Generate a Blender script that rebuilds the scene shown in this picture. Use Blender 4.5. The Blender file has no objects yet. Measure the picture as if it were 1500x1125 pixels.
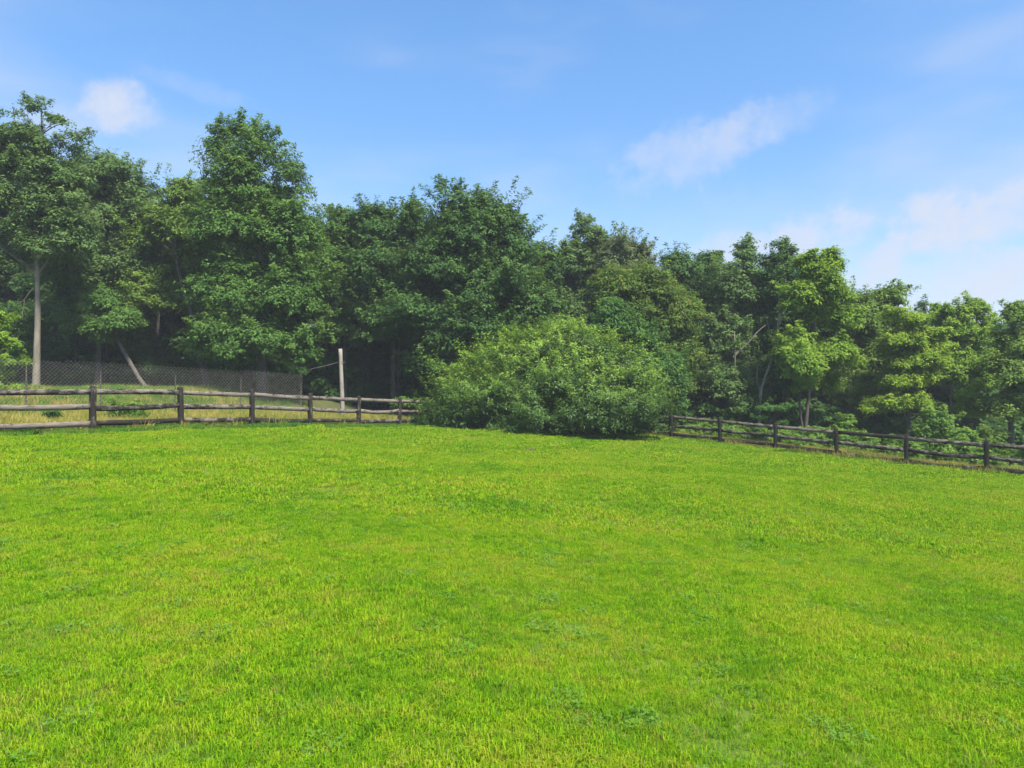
import bpy, math, random
import numpy as np
from mathutils import Vector

R = math.radians
scene = bpy.context.scene
COL = scene.collection
CAM_Z = 1.7

# ------------------------------------------------------------------ camera
cam_d = bpy.data.cameras.new('camera')
cam_d.sensor_width = 36.0
cam_d.lens = 24.0
cam_d.clip_start = 0.05
cam_d.clip_end = 3000
cam = bpy.data.objects.new('camera', cam_d)
cam.location = (0, 0, CAM_Z)
cam.rotation_euler = (R(90), 0, 0)
COL.objects.link(cam)
scene.camera = cam

# ------------------------------------------------------------------ sky, sun, exposure
SUN_EL, SUN_AZ = R(57), math.atan2(0.55, -0.78)          # behind the camera, to its right
SKY_STRENGTH = 0.10
world = bpy.data.worlds.new('World')
scene.world = world
world.use_nodes = True
wn, wl = world.node_tree.nodes, world.node_tree.links
wn.clear()


def wmath(op, a, b=None, c=None, clamp=False):
    n = wn.new('ShaderNodeMath'); n.operation = op; n.use_clamp = clamp
    for i, v in enumerate((a, b, c)):
        if v is None: continue
        if isinstance(v, (int, float)): n.inputs[i].default_value = v
        else: wl.new(v, n.inputs[i])
    return n.outputs[0]


def wnoise(vec, scale, detail=5.0, rough=0.55):
    n = wn.new('ShaderNodeTexNoise'); n.inputs['Scale'].default_value = scale
    n.inputs['Detail'].default_value = detail; n.inputs['Roughness'].default_value = rough
    wl.new(vec, n.inputs['Vector'])
    return n.outputs['Fac']


sky = wn.new('ShaderNodeTexSky')
sky.sky_type = 'NISHITA'
sky.sun_disc = False
sky.sun_elevation = SUN_EL
sky.sun_rotation = SUN_AZ
sky.altitude = 200
sky.air_density = 1.0
sky.dust_density = 1.0
sky.ozone_density = 1.2
tc = wn.new('ShaderNodeTexCoord')
sep = wn.new('ShaderNodeSeparateXYZ')
wl.new(tc.outputs['Generated'], sep.inputs[0])
AZ = wmath('ARCTAN2', sep.outputs[0], sep.outputs[1])
EL = wmath('ARCSINE', sep.outputs[2])
N1 = wnoise(tc.outputs['Generated'], 9.0, 6.0, 0.6)
N2 = wnoise(tc.outputs['Generated'], 30.0, 6.0, 0.65)
nz = wmath('ADD', wmath('MULTIPLY', wmath('SUBTRACT', N1, 0.5), 3.0), wmath('MULTIPLY', wmath('SUBTRACT', N2, 0.5), 2.6))


def cloud(az0, el0, su, sv, rot, opac, soft):
    u = wmath('MULTIPLY', wmath('SUBTRACT', AZ, az0), math.cos(el0))
    v = wmath('SUBTRACT', EL, el0)
    c, s = math.cos(rot), math.sin(rot)
    uu = wmath('DIVIDE', wmath('ADD', wmath('MULTIPLY', u, c), wmath('MULTIPLY', v, s)), su)
    vv = wmath('DIVIDE', wmath('SUBTRACT', wmath('MULTIPLY', v, c), wmath('MULTIPLY', u, s)), sv)
    q = wmath('ADD', wmath('MULTIPLY', uu, uu), wmath('MULTIPLY', vv, vv))
    d = wmath('ADD', wmath('SUBTRACT', 1.0, q), wmath('MULTIPLY', nz, soft))
    mr = wn.new('ShaderNodeMapRange'); mr.interpolation_type = 'SMOOTHSTEP'
    wl.new(d, mr.inputs['Value'])
    mr.inputs['From Min'].default_value = -0.20; mr.inputs['From Max'].default_value = 1.10
    mr.inputs['To Min'].default_value = 0.0; mr.inputs['To Max'].default_value = opac
    return mr.outputs[0]


# azimuth, elevation, half sizes, tilt (radians), opacity, raggedness
CLOUDS = [(-0.522, 0.340, 0.050, 0.040, 0.10, 0.85, 0.75),
          (-0.565, 0.318, 0.060, 0.022, 0.15, 0.45, 0.9),
          (-0.44, 0.375, 0.09, 0.016, -0.15, 0.16, 0.9),
          (0.265, 0.322, 0.115, 0.046, 0.22, 0.42, 0.9),
          (0.345, 0.343, 0.110, 0.028, 0.20, 0.26, 0.9),
          (0.560, 0.200, 0.060, 0.044, 0.30, 0.85, 0.9),
          (0.640, 0.210, 0.090, 0.040, 0.30, 0.70, 0.9),
          (0.425, 0.195, 0.075, 0.044, 0.15, 0.75, 0.9),
          (0.495, 0.158, 0.070, 0.028, 0.45, 0.80, 0.9),
          (0.610, 0.130, 0.060, 0.030, 0.25, 0.65, 0.9),
          (0.300, 0.185, 0.060, 0.026, 0.10, 0.55, 0.9),
          (0.560, 0.090, 0.280, 0.070, 0.00, 0.55, 0.6),
          (0.15, 0.04, 1.1, 0.24, 0.00, 0.28, 0.3),
          (0.800, 0.160, 0.140, 0.050, 0.20, 0.60, 0.9),
          (-0.95, 0.300, 0.150, 0.050, 0.10, 0.50, 0.9),
          (1.50, 0.350, 0.250, 0.090, 0.10, 0.55, 0.9),
          (2.60, 0.450, 0.300, 0.100, 0.20, 0.55, 0.9),
          (-1.80, 0.400, 0.250, 0.090, -0.1, 0.55, 0.9)]
dens = None
for c in CLOUDS:
    o = cloud(*c)
    dens = o if dens is None else wmath('SUBTRACT', wmath('ADD', dens, o), wmath('MULTIPLY', dens, o))
# thin streaky cirrus everywhere
mp = wn.new('ShaderNodeMapping'); mp.vector_type = 'POINT'
mp.inputs['Scale'].default_value = (1.6, 1.6, 5.5); mp.inputs['Rotation'].default_value = (0, R(-14), 0)
wl.new(tc.outputs['Generated'], mp.inputs['Vector'])
cir = wnoise(mp.outputs[0], 1.7, 3.5, 0.5)
mr = wn.new('ShaderNodeMapRange'); mr.interpolation_type = 'SMOOTHSTEP'
wl.new(cir, mr.inputs['Value'])
mr.inputs['From Min'].default_value = 0.42; mr.inputs['From Max'].default_value = 0.78
mr.inputs['To Max'].default_value = 0.50
dens = wmath('SUBTRACT', wmath('ADD', dens, mr.outputs[0]), wmath('MULTIPLY', dens, mr.outputs[0]))
tint = wn.new('ShaderNodeMix'); tint.data_type = 'RGBA'; tint.blend_type = 'MULTIPLY'
tint.inputs['Factor'].default_value = 1.0
tel = wn.new('ShaderNodeMapRange'); tel.interpolation_type = 'SMOOTHSTEP'
wl.new(EL, tel.inputs['Value'])
tel.inputs['From Min'].default_value = 0.05; tel.inputs['From Max'].default_value = 0.55
tcol = wn.new('ShaderNodeMix'); tcol.data_type = 'RGBA'          # thicker, greyer air low down
tcol.inputs['A'].default_value = (0.60, 0.705, 0.80, 1); tcol.inputs['B'].default_value = (0.575, 0.84, 1.01, 1)
wl.new(tel.outputs[0], tcol.inputs['Factor']); wl.new(tcol.outputs['Result'], tint.inputs['B'])
wl.new(sky.outputs[0], tint.inputs['A'])
cm = wn.new('ShaderNodeMix'); cm.data_type = 'RGBA'
wl.new(dens, cm.inputs['Factor']); wl.new(tint.outputs['Result'], cm.inputs['A'])
CLOUD_COL = (2.62, 2.82, 3.30, 1)
cm.inputs['B'].default_value = CLOUD_COL
bg = wn.new('ShaderNodeBackground'); bg.inputs['Strength'].default_value = SKY_STRENGTH
wl.new(cm.outputs['Result'], bg.inputs['Color'])
wo = wn.new('ShaderNodeOutputWorld'); wl.new(bg.outputs[0], wo.inputs['Surface'])

sd = bpy.data.lights.new('sun', 'SUN')
sd.energy = 3.6
sd.angle = R(8)
sd.color = (1.0, 0.95, 0.87)
sun = bpy.data.objects.new('sun', sd)
sdir = Vector((math.sin(SUN_AZ) * math.cos(SUN_EL), math.cos(SUN_AZ) * math.cos(SUN_EL), math.sin(SUN_EL)))
sun.rotation_euler = sdir.to_track_quat('Z', 'Y').to_euler()
sun.location = (20, -20, 40)
COL.objects.link(sun)

vs = scene.view_settings
vs.view_transform = 'Standard'; vs.look = 'None'; vs.gamma = 1.0; vs.use_curve_mapping = False
vs.exposure = 1.45
scene.cycles.max_bounces = 9
scene.cycles.diffuse_bounces = 6
scene.cycles.transmission_bounces = 6
scene.cycles.transparent_max_bounces = 4


HAZE_DENSITY, HAZE_TOP = 0.0008, 19.0


# ------------------------------------------------------------------ lie of the land
def ground(x, y):
    """height of the land: falls gently to the right and away; level left of the old fence"""
    x = np.asarray(x, float); y = np.asarray(y, float)
    xs = np.where(x < -9, -9 - 3.0 * np.tanh((-9 - x) / 3.0), x)
    xs = np.where(xs > 30, 30 + 25 * np.tanh((xs - 30) / 25), xs)
    ys = np.where(y > 45, 45 + 60 * np.tanh((y - 45) / 60), y)
    z = -0.0678 * xs - 0.0142 * ys
    sl = np.clip((-11.19 + 1.263 * (y - 18.2) / 2.275 - x - 4.5) / 8.0, 0, 1) * np.clip((y - 12) / 8, 0, 1)
    z = z + 0.95 * sl * sl * (3 - 2 * sl)
    z = z + 0.03 * np.sin(0.55 * x + 0.3 * y) + 0.025 * np.sin(0.21 * x - 0.42 * y + 1.0) - 0.02
    return z


def G(x, y): return float(ground(x, y))


def px_xz(px, py, d):
    """the photo's point (px, py) taken out to d metres: world x, z"""
    return (px - 750.0) / 1000.0 * d, CAM_Z + (562.5 - py) / 1000.0 * d


# ------------------------------------------------------------------ mesh helpers
def mk_mesh(name, V, F, mat, attrs=None, smooth=False):
    """F: one (M,k) array or a list of such arrays"""
    V = np.asarray(V, np.float32)
    Fs = F if isinstance(F, list) else [F]
    Fs = [np.asarray(f, np.int32) for f in Fs if len(f)]
    me = bpy.data.meshes.new(name)
    me.vertices.add(len(V)); me.vertices.foreach_set('co', V.ravel())
    loops = np.concatenate([f.ravel() for f in Fs])
    tot = np.concatenate([np.full(len(f), f.shape[1], np.int32) for f in Fs])
    start = np.concatenate(([0], np.cumsum(tot)[:-1])).astype(np.int32)
    me.loops.add(len(loops)); me.loops.foreach_set('vertex_index', loops)
    me.polygons.add(len(tot)); me.polygons.foreach_set('loop_start', start)
    if smooth: me.polygons.foreach_set('use_smooth', np.ones(len(tot), bool))
    for k, v in (attrs or {}).items():
        v = np.asarray(v, np.float32)
        a = me.attributes.new(k, 'FLOAT_VECTOR' if v.ndim == 2 else 'FLOAT', 'POINT')
        a.data.foreach_set('vector' if v.ndim == 2 else 'value', v.ravel())
    me.materials.append(mat)
    me.update(calc_edges=True)
    return me


def obj(name, me, parent=None, loc=(0, 0, 0)):
    o = bpy.data.objects.new(name, me)
    o.location = loc
    if parent: o.parent = parent
    COL.objects.link(o)
    return o


def thing(name, label, cat, loc=(0, 0, 0), group=None, rz=0.0):
    o = bpy.data.objects.new(name, None); COL.objects.link(o)
    o.empty_display_size = 0.3
    o.location = loc; o.rotation_euler = (0, 0, rz)
    o['label'] = label; o['category'] = cat
    if group: o['group'] = group
    return o


def dup(root, loc, rz, scl, label, group=None):
    r = root.copy(); COL.objects.link(r)
    r.location = loc; r.rotation_euler = (0, 0, rz); r.scale = (scl, scl, scl); r['label'] = label
    if group: r['group'] = group
    for ch in list(root.children):
        c = ch.copy(); COL.objects.link(c); c.parent = r
    return r


def tube(path, rad, n=7, rng=None, wob=0.0):
    """ring-swept tube; returns verts, quads"""
    P = np.asarray(path, float); rad = np.asarray(rad, float)
    T = np.gradient(P, axis=0); T /= np.linalg.norm(T, axis=1)[:, None] + 1e-9
    ref = np.where(np.abs(T[:, 2:3]) > 0.9, np.array([[1.0, 0, 0]]), np.array([[0, 0, 1.0]]))
    A = np.cross(T, ref); A /= np.linalg.norm(A, axis=1)[:, None] + 1e-9
    B = np.cross(T, A)
    ang = np.arange(n) * 2 * math.pi / n
    r = rad[:, None] * np.ones((1, n))
    if rng is not None and wob: r = r * (1 + wob * rng.standard_normal(r.shape))
    V = P[:, None, :] + r[..., None] * (np.cos(ang)[None, :, None] * A[:, None, :] + np.sin(ang)[None, :, None] * B[:, None, :])
    k = len(P)
    i, j = np.meshgrid(np.arange(k - 1), np.arange(n), indexing='ij')
    j2 = (j + 1) % n
    Fq = np.stack([i * n + j, i * n + j2, (i + 1) * n + j2, (i + 1) * n + j], -1).reshape(-1, 4)
    return V.reshape(-1, 3), Fq


def join(parts):
    Vs, Fs, off = [], {}, 0
    for V, F in parts:
        F = np.asarray(F)
        Fs.setdefault(F.shape[1], []).append(F + off); Vs.append(V); off += len(V)
    return np.concatenate(Vs), [np.concatenate(f) for f in Fs.values()]


def resample(path, n):
    P = np.asarray(path, float)
    d = np.concatenate(([0], np.cumsum(np.linalg.norm(np.diff(P, axis=0), axis=1))))
    t = np.linspace(0, d[-1], n)
    Q = np.stack([np.interp(t, d, P[:, k]) for k in range(P.shape[1])], 1)
    for _ in range(2): Q[1:-1] = 0.5 * Q[1:-1] + 0.25 * (Q[:-2] + Q[2:])
    return Q


def unit(v): return v / (np.linalg.norm(v, axis=-1, keepdims=True) + 1e-9)


def leaf_geo(rng, P, out, L, aspect=0.62, up=0.55, droop=0.25, spread=0.8):
    """one pointed leaf at each P"""
    n = len(P)
    nrm = unit(np.array([0, 0, up]) + 0.75 * out + spread * 0.45 * rng.standard_normal((n, 3)))
    ax = unit(out * 0.7 + np.array([0, 0, -droop]) + 0.8 * rng.standard_normal((n, 3)))
    ax = unit(ax - nrm * (ax * nrm).sum(1, keepdims=True))
    b = np.cross(nrm, ax)
    l = (L * rng.uniform(0.65, 1.25, n))[:, None]
    w = l * aspect * 0.5
    V = np.stack([P - b * w * 1.05, P + ax * l, P + b * w * 1.05], 1)
    return V.reshape(-1, 3), np.arange(n * 3, dtype=np.int32).reshape(n, 3)


BPA = 2.6


def crown_geo(rng, lobes, n_leaf, L, bough=1.0, per=13, flat=0.66, droop=0.32, taper=0.35, tipfrac=0.1, shoots=1.0, aspect=0.62, inner=0.35, zmin=None, low=0.15, arch=0.1):
    """lobes: rows (cx,cy,cz,rx,ry,rz). boughs in the shell of each lobe, sprays on each bough, leaves on each spray"""
    lobes = np.array(lobes, float)
    lobes[:, 3:] = np.maximum(lobes[:, 3:] - 0.36 * bough, 0.45 * lobes[:, 3:])
    area = (lobes[:, 3] * lobes[:, 5] + lobes[:, 3] * lobes[:, 4] + lobes[:, 4] * lobes[:, 5])
    n_spray = max(20, n_leaf // per)
    n_bough = max(6, int(area.sum() * globals()['BPA'] / (bough ** 2)))
    li = rng.choice(len(lobes), n_bough, p=area / area.sum())
    u = unit(rng.standard_normal((n_bough, 3)))
    u[:, 2] = np.where(u[:, 2] < -0.45, -u[:, 2] * 0.6, u[:, 2]); u = unit(u)
    rr = inner + (1 - inner) * rng.random(n_bough) ** 0.6
    off = u * rr[:, None]
    hz = (off[:, 2] + 1) / 2
    off[:, :2] *= (1 - taper * hz)[:, None]
    C = lobes[li, :3] + off * lobes[li, 3:]
    size = bough * rng.uniform(0.6, 1.3, n_bough) * np.clip(np.minimum(lobes[li, 3], lobes[li, 5]) / (1.4 * bough), 0.45, 1.1)
    wgt = size ** 2
    bi = rng.choice(n_bough, n_spray, p=wgt / wgt.sum())
    v = unit(rng.standard_normal((n_spray, 3))) * (rng.random(n_spray) ** 0.28)[:, None]
    v[:, 2] = np.where(rng.random(n_spray) < 0.75, np.abs(v[:, 2]), v[:, 2])
    stray = rng.random(n_spray) < 0.10
    v[stray] *= 1.45
    hr2 = (v[:, :2] ** 2).sum(1)
    loc = v * size[bi, None]
    loc[:, 2] = loc[:, 2] * flat - droop * size[bi] * hr2
    S = C[bi] + loc
    out = unit(u[bi] * 0.45 + v * np.array([1, 1, 0.8]))
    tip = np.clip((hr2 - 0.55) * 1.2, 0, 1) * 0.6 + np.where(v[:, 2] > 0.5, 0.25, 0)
    cl = rng.random(n_bough)[bi] * 0.7 + rng.random(n_spray) * 0.3
    narrow = np.ones(n_spray)
    # upright leading shoots on the upper boughs
    topb = np.where((u[:, 2] > low) & (rr > 0.68))[0]
    if shoots > 0 and len(topb):
        ns = int(len(topb) * (1.1 + 0.5 * (shoots > 1.15)) * shoots)
        sb = rng.choice(topb, ns)
        h = rng.uniform(0.35, 1.0, ns) * size[sb] * 1.65
        k = 6
        t = (np.arange(k) + 0.5) / k
        base = C[sb] + np.stack([rng.normal(0, 0.45, ns) * size[sb], rng.normal(0, 0.45, ns) * size[sb], np.zeros(ns)], 1)
        lean = unit(u[sb] * np.array([0.85, 0.85, 0.4]) + np.array([0, 0, 0.8]) + 0.22 * rng.standard_normal((ns, 3)))
        SP = base[:, None, :] + lean[:, None, :] * (h[:, None] * (0.25 + t[None, :]))[..., None]
        SP[:, :, 2] -= (arch * h[:, None] * t[None, :] ** 2)
        S = np.concatenate([S, SP.reshape(-1, 3)])
        out = np.concatenate([out, np.repeat(unit(lean + 0.3 * u[sb]), k, 0)])
        tip = np.concatenate([tip, np.tile(t, ns)])
        cl = np.concatenate([cl, np.repeat(rng.random(ns), k)])
        narrow = np.concatenate([narrow, np.tile(1.0 - 0.55 * t, ns)])
    m = len(S)
    P = np.repeat(S, per, 0)
    sig = 0.15 * bough ** 0.5
    d = rng.standard_normal((m * per, 3)) * np.array([sig, sig, sig * 0.55]) * np.repeat(narrow, per)[:, None]
    P = P + d
    oo = unit(np.repeat(out, per, 0) + d / sig * 0.3)
    if zmin is not None:
        P[:, 2] = np.maximum(P[:, 2], zmin + 0.25 * rng.random(len(P)))
    V, F = leaf_geo(rng, P, oo, L, aspect)
    nl = len(P)
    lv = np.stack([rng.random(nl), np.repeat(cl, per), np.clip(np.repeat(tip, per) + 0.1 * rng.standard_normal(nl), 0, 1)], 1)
    return V, F, np.repeat(lv, 3, 0), C


# ------------------------------------------------------------------ materials
def new_mat(name):
    m = bpy.data.materials.new(name); m.use_nodes = True
    m.node_tree.nodes.clear()
    return m, m.node_tree.nodes, m.node_tree.links


def mixc(n, l, fac, a, b):
    x = n.new('ShaderNodeMix'); x.data_type = 'RGBA'
    for s, v in (('Factor', fac), ('A', a), ('B', b)):
        if isinstance(v, (int, float)): x.inputs[s].default_value = v
        elif isinstance(v, tuple): x.inputs[s].default_value = (*v[:3], 1)
        else: l.new(v, x.inputs[s])
    return x.outputs['Result']


def nmath(n, l, op, a, b=None, clamp=False):
    x = n.new('ShaderNodeMath'); x.operation = op; x.use_clamp = clamp
    for i, v in enumerate((a, b)):
        if v is None: continue
        if isinstance(v, (int, float)): x.inputs[i].default_value = v
        else: l.new(v, x.inputs[i])
    return x.outputs[0]


def noise(n, l, vec, scale, detail=4.0, rough=0.55):
    x = n.new('ShaderNodeTexNoise'); x.inputs['Scale'].default_value = scale
    x.inputs['Detail'].default_value = detail; x.inputs['Roughness'].default_value = rough
    if vec is not None: l.new(vec, x.inputs['Vector'])
    return x.outputs['Fac']


def ramp(n, l, fac, stops):
    r = n.new('ShaderNodeValToRGB')
    e = r.color_ramp.elements
    while len(e) < len(stops): e.new(0.5)
    for k, (p, c) in zip(e, stops):
        k.position = p; k.color = (*c, 1)
    l.new(fac, r.inputs[0])
    return r.outputs[0]


def plant_shader(n, l, col, trans, rough=0.5, spec=0.35):
    p = n.new('ShaderNodeBsdfPrincipled'); l.new(col, p.inputs['Base Color'])
    p.inputs['Roughness'].default_value = rough
    p.inputs['Specular IOR Level'].default_value = spec
    t = n.new('ShaderNodeBsdfTranslucent')
    tcx = mixc(n, l, 0.25, col, (0.22, 0.30, 0.02))
    l.new(tcx, t.inputs['Color'])
    mx = n.new('ShaderNodeMixShader'); mx.inputs[0].default_value = trans
    l.new(p.outputs[0], mx.inputs[1]); l.new(t.outputs[0], mx.inputs[2])
    o = n.new('ShaderNodeOutputMaterial'); l.new(mx.outputs[0], o.inputs['Surface'])


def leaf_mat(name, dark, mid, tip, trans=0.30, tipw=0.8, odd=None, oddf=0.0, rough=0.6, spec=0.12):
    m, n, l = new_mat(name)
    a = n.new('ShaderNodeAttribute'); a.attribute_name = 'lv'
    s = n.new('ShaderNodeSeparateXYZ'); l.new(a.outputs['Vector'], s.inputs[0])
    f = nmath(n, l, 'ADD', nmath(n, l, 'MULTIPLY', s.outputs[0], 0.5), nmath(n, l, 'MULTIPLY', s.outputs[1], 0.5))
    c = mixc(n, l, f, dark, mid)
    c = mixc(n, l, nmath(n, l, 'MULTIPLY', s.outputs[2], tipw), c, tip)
    if odd:
        g = nmath(n, l, 'LESS_THAN', s.outputs[0], oddf)
        c = mixc(n, l, nmath(n, l, 'MULTIPLY', g, 0.75), c, odd)
    plant_shader(n, l, c, trans + 0.08, rough, spec)
    return m


def bark_mat(name, a, b, scale=6.0):
    m, n, l = new_mat(name)
    t = n.new('ShaderNodeTexCoord')
    mp = n.new('ShaderNodeMapping'); mp.inputs['Scale'].default_value = (scale, scale, scale * 0.25)
    l.new(t.outputs['Object'], mp.inputs[0])
    f = noise(n, l, mp.outputs[0], 2.2, 6, 0.65)
    g = noise(n, l, t.outputs['Object'], 0.9, 3, 0.5)
    f2 = nmath(n, l, 'ADD', nmath(n, l, 'MULTIPLY', f, 0.7), nmath(n, l, 'MULTIPLY', g, 0.5))
    c = ramp(n, l, f2, [(0.35, a), (0.8, b)])
    p = n.new('ShaderNodeBsdfPrincipled'); l.new(c, p.inputs['Base Color']); p.inputs['Roughness'].default_value = 0.9
    bm = n.new('ShaderNodeBump'); bm.inputs['Strength'].default_value = 0.6; bm.inputs['Distance'].default_value = 0.03
    l.new(f, bm.inputs['Height']); l.new(bm.outputs[0], p.inputs['Normal'])
    o = n.new('ShaderNodeOutputMaterial'); l.new(p.outputs[0], o.inputs['Surface'])
    return m


M = {}
M['bark_dark'] = bark_mat('dark bark', (0.025, 0.02, 0.016), (0.10, 0.08, 0.06))
M['bark_grey'] = bark_mat('grey bark', (0.04, 0.033, 0.026), (0.15, 0.12, 0.095))
M['bark_pale'] = bark_mat('pale bark', (0.08, 0.066, 0.048), (0.27, 0.225, 0.165), 4.0)
M['bark_red'] = bark_mat('reddish bark', (0.07, 0.04, 0.03), (0.22, 0.13, 0.09))
M['maple'] = leaf_mat('maple leaves', (0.046, 0.110, 0.022), (0.100, 0.205, 0.036), (0.190, 0.300, 0.055), 0.32)
M['deep'] = leaf_mat('deep green leaves', (0.034, 0.086, 0.022), (0.071, 0.153, 0.033), (0.135, 0.230, 0.050), 0.28)
M['grey_leaf'] = leaf_mat('grey green leaves', (0.062, 0.120, 0.033), (0.122, 0.210, 0.052), (0.200, 0.290, 0.082), 0.32)
M['olive'] = leaf_mat('olive leaves', (0.085, 0.150, 0.025), (0.160, 0.260, 0.042), (0.245, 0.345, 0.060), 0.34)
M['olive_grey'] = leaf_mat('grey olive leaves', (0.085, 0.117, 0.047), (0.143, 0.189, 0.072), (0.208, 0.247, 0.104), 0.3)
M['yellow_tree'] = leaf_mat('locust leaves', (0.056, 0.118, 0.022), (0.118, 0.200, 0.034), (0.215, 0.285, 0.042), 0.32, 0.9, (0.26, 0.22, 0.03), 0.09)
M['blue_leaf'] = leaf_mat('fresh green leaves', (0.036, 0.098, 0.024), (0.078, 0.180, 0.036), (0.140, 0.265, 0.055), 0.32)
M['bright'] = leaf_mat('bright ash leaves', (0.105, 0.200, 0.022), (0.215, 0.350, 0.034), (0.330, 0.450, 0.050), 0.40, 0.8)
M['lime'] = leaf_mat('lime leaves', (0.135, 0.235, 0.022), (0.270, 0.400, 0.034), (0.380, 0.480, 0.052), 0.42)
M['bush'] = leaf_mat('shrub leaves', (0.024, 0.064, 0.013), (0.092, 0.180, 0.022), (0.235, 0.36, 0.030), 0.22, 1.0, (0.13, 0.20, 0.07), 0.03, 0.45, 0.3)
M['wood'] = leaf_mat('woodland leaves', (0.030, 0.078, 0.020), (0.064, 0.140, 0.032), (0.11, 0.19, 0.046), 0.28)
M['under'] = leaf_mat('undergrowth leaves', (0.032, 0.085, 0.020), (0.070, 0.160, 0.032), (0.12, 0.21, 0.045), 0.30)
M['vine'] = leaf_mat('bramble leaves', (0.072, 0.160, 0.026), (0.150, 0.280, 0.040), (0.26, 0.38, 0.055), 0.36)


def grass_mat(name, greens, straw, strawf, patchy=True):
    """blade colour: large worn or lush areas over the ground, then blade by blade"""
    m, n, l = new_mat(name)
    a = n.new('ShaderNodeAttribute'); a.attribute_name = 'lv'
    s = n.new('ShaderNodeSeparateXYZ'); l.new(a.outputs['Vector'], s.inputs[0])
    g = n.new('ShaderNodeNewGeometry')
    big = noise(n, l, g.outputs['Position'], 0.55, 4, 0.55)
    mp = n.new('ShaderNodeMapping'); mp.inputs['Scale'].default_value = (0.35, 1.4, 1.0); mp.inputs['Rotation'].default_value = (0, 0, R(12))
    l.new(g.outputs['Position'], mp.inputs[0])
    streak = noise(n, l, mp.outputs[0], 0.9, 4, 0.6)
    small = noise(n, l, g.outputs['Position'], 5.0, 3, 0.6)
    f = nmath(n, l, 'ADD', nmath(n, l, 'MULTIPLY', big, 0.45), nmath(n, l, 'MULTIPLY', small, 0.35))
    f = nmath(n, l, 'ADD', f, nmath(n, l, 'MULTIPLY', streak, 0.20))
    f = nmath(n, l, 'ADD', f, nmath(n, l, 'ADD', nmath(n, l, 'MULTIPLY', nmath(n, l, 'SUBTRACT', s.outputs[0], 0.5), 0.10), nmath(n, l, 'MULTIPLY', nmath(n, l, 'SUBTRACT', s.outputs[2], 0.5), 0.16)))
    c = ramp(n, l, f, [(0.40, greens[0]), (0.475, greens[1]), (0.53, greens[2]), (0.61, greens[3])])
    dry = nmath(n, l, 'ADD', nmath(n, l, 'MULTIPLY', nmath(n, l, 'SUBTRACT', noise(n, l, g.outputs['Position'], 3.2, 5, 0.65), 0.5), 1.7), strawf)
    pick = nmath(n, l, 'LESS_THAN', s.outputs[1], dry)
    c = mixc(n, l, nmath(n, l, 'MULTIPLY', pick, 0.8), c, straw)
    plant_shader(n, l, c, 0.36, 0.8, 0.03)
    return m


M['lawn_blade'] = grass_mat('lawn blades', [(0.110, 0.245, 0.010), (0.182, 0.350, 0.008), (0.248, 0.392, 0.010), (0.305, 0.335, 0.028)], (0.33, 0.27, 0.06), 0.03)
M['rough_blade'] = grass_mat('rough grass blades', [(0.060, 0.190, 0.016), (0.085, 0.230, 0.018), (0.110, 0.245, 0.022), (0.140, 0.240, 0.030)], (0.30, 0.27, 0.09), 0.10)
M['hay_blade'] = grass_mat('tall meadow blades', [(0.18, 0.25, 0.03), (0.27, 0.29, 0.045), (0.36, 0.32, 0.06), (0.44, 0.35, 0.09)], (0.50, 0.39, 0.15), 0.32)
M['clover'] = leaf_mat('clover leaflets', (0.068, 0.180, 0.020), (0.112, 0.245, 0.026), (0.22, 0.33, 0.10), 0.25, 0.5, None, 0.0, 0.8, 0.1)


def soil_mat(name, stops, scale):
    m, n, l = new_mat(name)
    g = n.new('ShaderNodeNewGeometry')
    f = noise(n, l, g.outputs['Position'], scale, 7, 0.65)
    k = noise(n, l, g.outputs['Position'], scale * 14, 4, 0.6)
    f2 = nmath(n, l, 'ADD', nmath(n, l, 'MULTIPLY', f, 0.6), nmath(n, l, 'MULTIPLY', k, 0.4))
    c = ramp(n, l, f2, stops)
    p = n.new('ShaderNodeBsdfPrincipled'); l.new(c, p.inputs['Base Color']); p.inputs['Roughness'].default_value = 1.0
    p.inputs['Specular IOR Level'].default_value = 0.1
    bm = n.new('ShaderNodeBump'); bm.inputs['Strength'].default_value = 0.5; bm.inputs['Distance'].default_value = 0.02
    l.new(k, bm.inputs['Height']); l.new(bm.outputs[0], p.inputs['Normal'])
    o = n.new('ShaderNodeOutputMaterial'); l.new(p.outputs[0], o.inputs['Surface'])
    return m


M['litter'] = soil_mat('leaf litter and weeds', [(0.36, (0.045, 0.05, 0.018)), (0.5, (0.075, 0.085, 0.028)), (0.66, (0.12, 0.11, 0.045))], 0.8)
M['turf'] = soil_mat('turf thatch', [(0.36, (0.050, 0.095, 0.012)), (0.5, (0.085, 0.135, 0.016)), (0.66, (0.135, 0.140, 0.035))], 1.2)
M['dirt'] = soil_mat('bare soil', [(0.3, (0.05, 0.035, 0.022)), (0.7, (0.12, 0.085, 0.05))], 8.0)

# black board paint flaking off grey wood; obj["paint"] says how much is left
mw, n, l = new_mat('flaking black paint on grey wood')
t = n.new('ShaderNodeTexCoord')
oi = n.new('ShaderNodeObjectInfo')
shift = n.new('ShaderNodeVectorMath'); shift.operation = 'ADD'
cmb = n.new('ShaderNodeCombineXYZ')
l.new(nmath(n, l, 'MULTIPLY', oi.outputs['Random'], 97.0), cmb.inputs[0]); l.new(nmath(n, l, 'MULTIPLY', oi.outputs['Random'], 31.0), cmb.inputs[1])
l.new(t.outputs['Object'], shift.inputs[0]); l.new(cmb.outputs[0], shift.inputs[1])
at = n.new('ShaderNodeAttribute'); at.attribute_type = 'OBJECT'; at.attribute_name = 'paint'
gx = n.new('ShaderNodeAttribute'); gx.attribute_name = 'along'
mp = n.new('ShaderNodeMapping'); mp.inputs['Scale'].default_value = (2.6, 3.5, 6.0)
l.new(gx.outputs['Vector'], mp.inputs[0])
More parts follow.
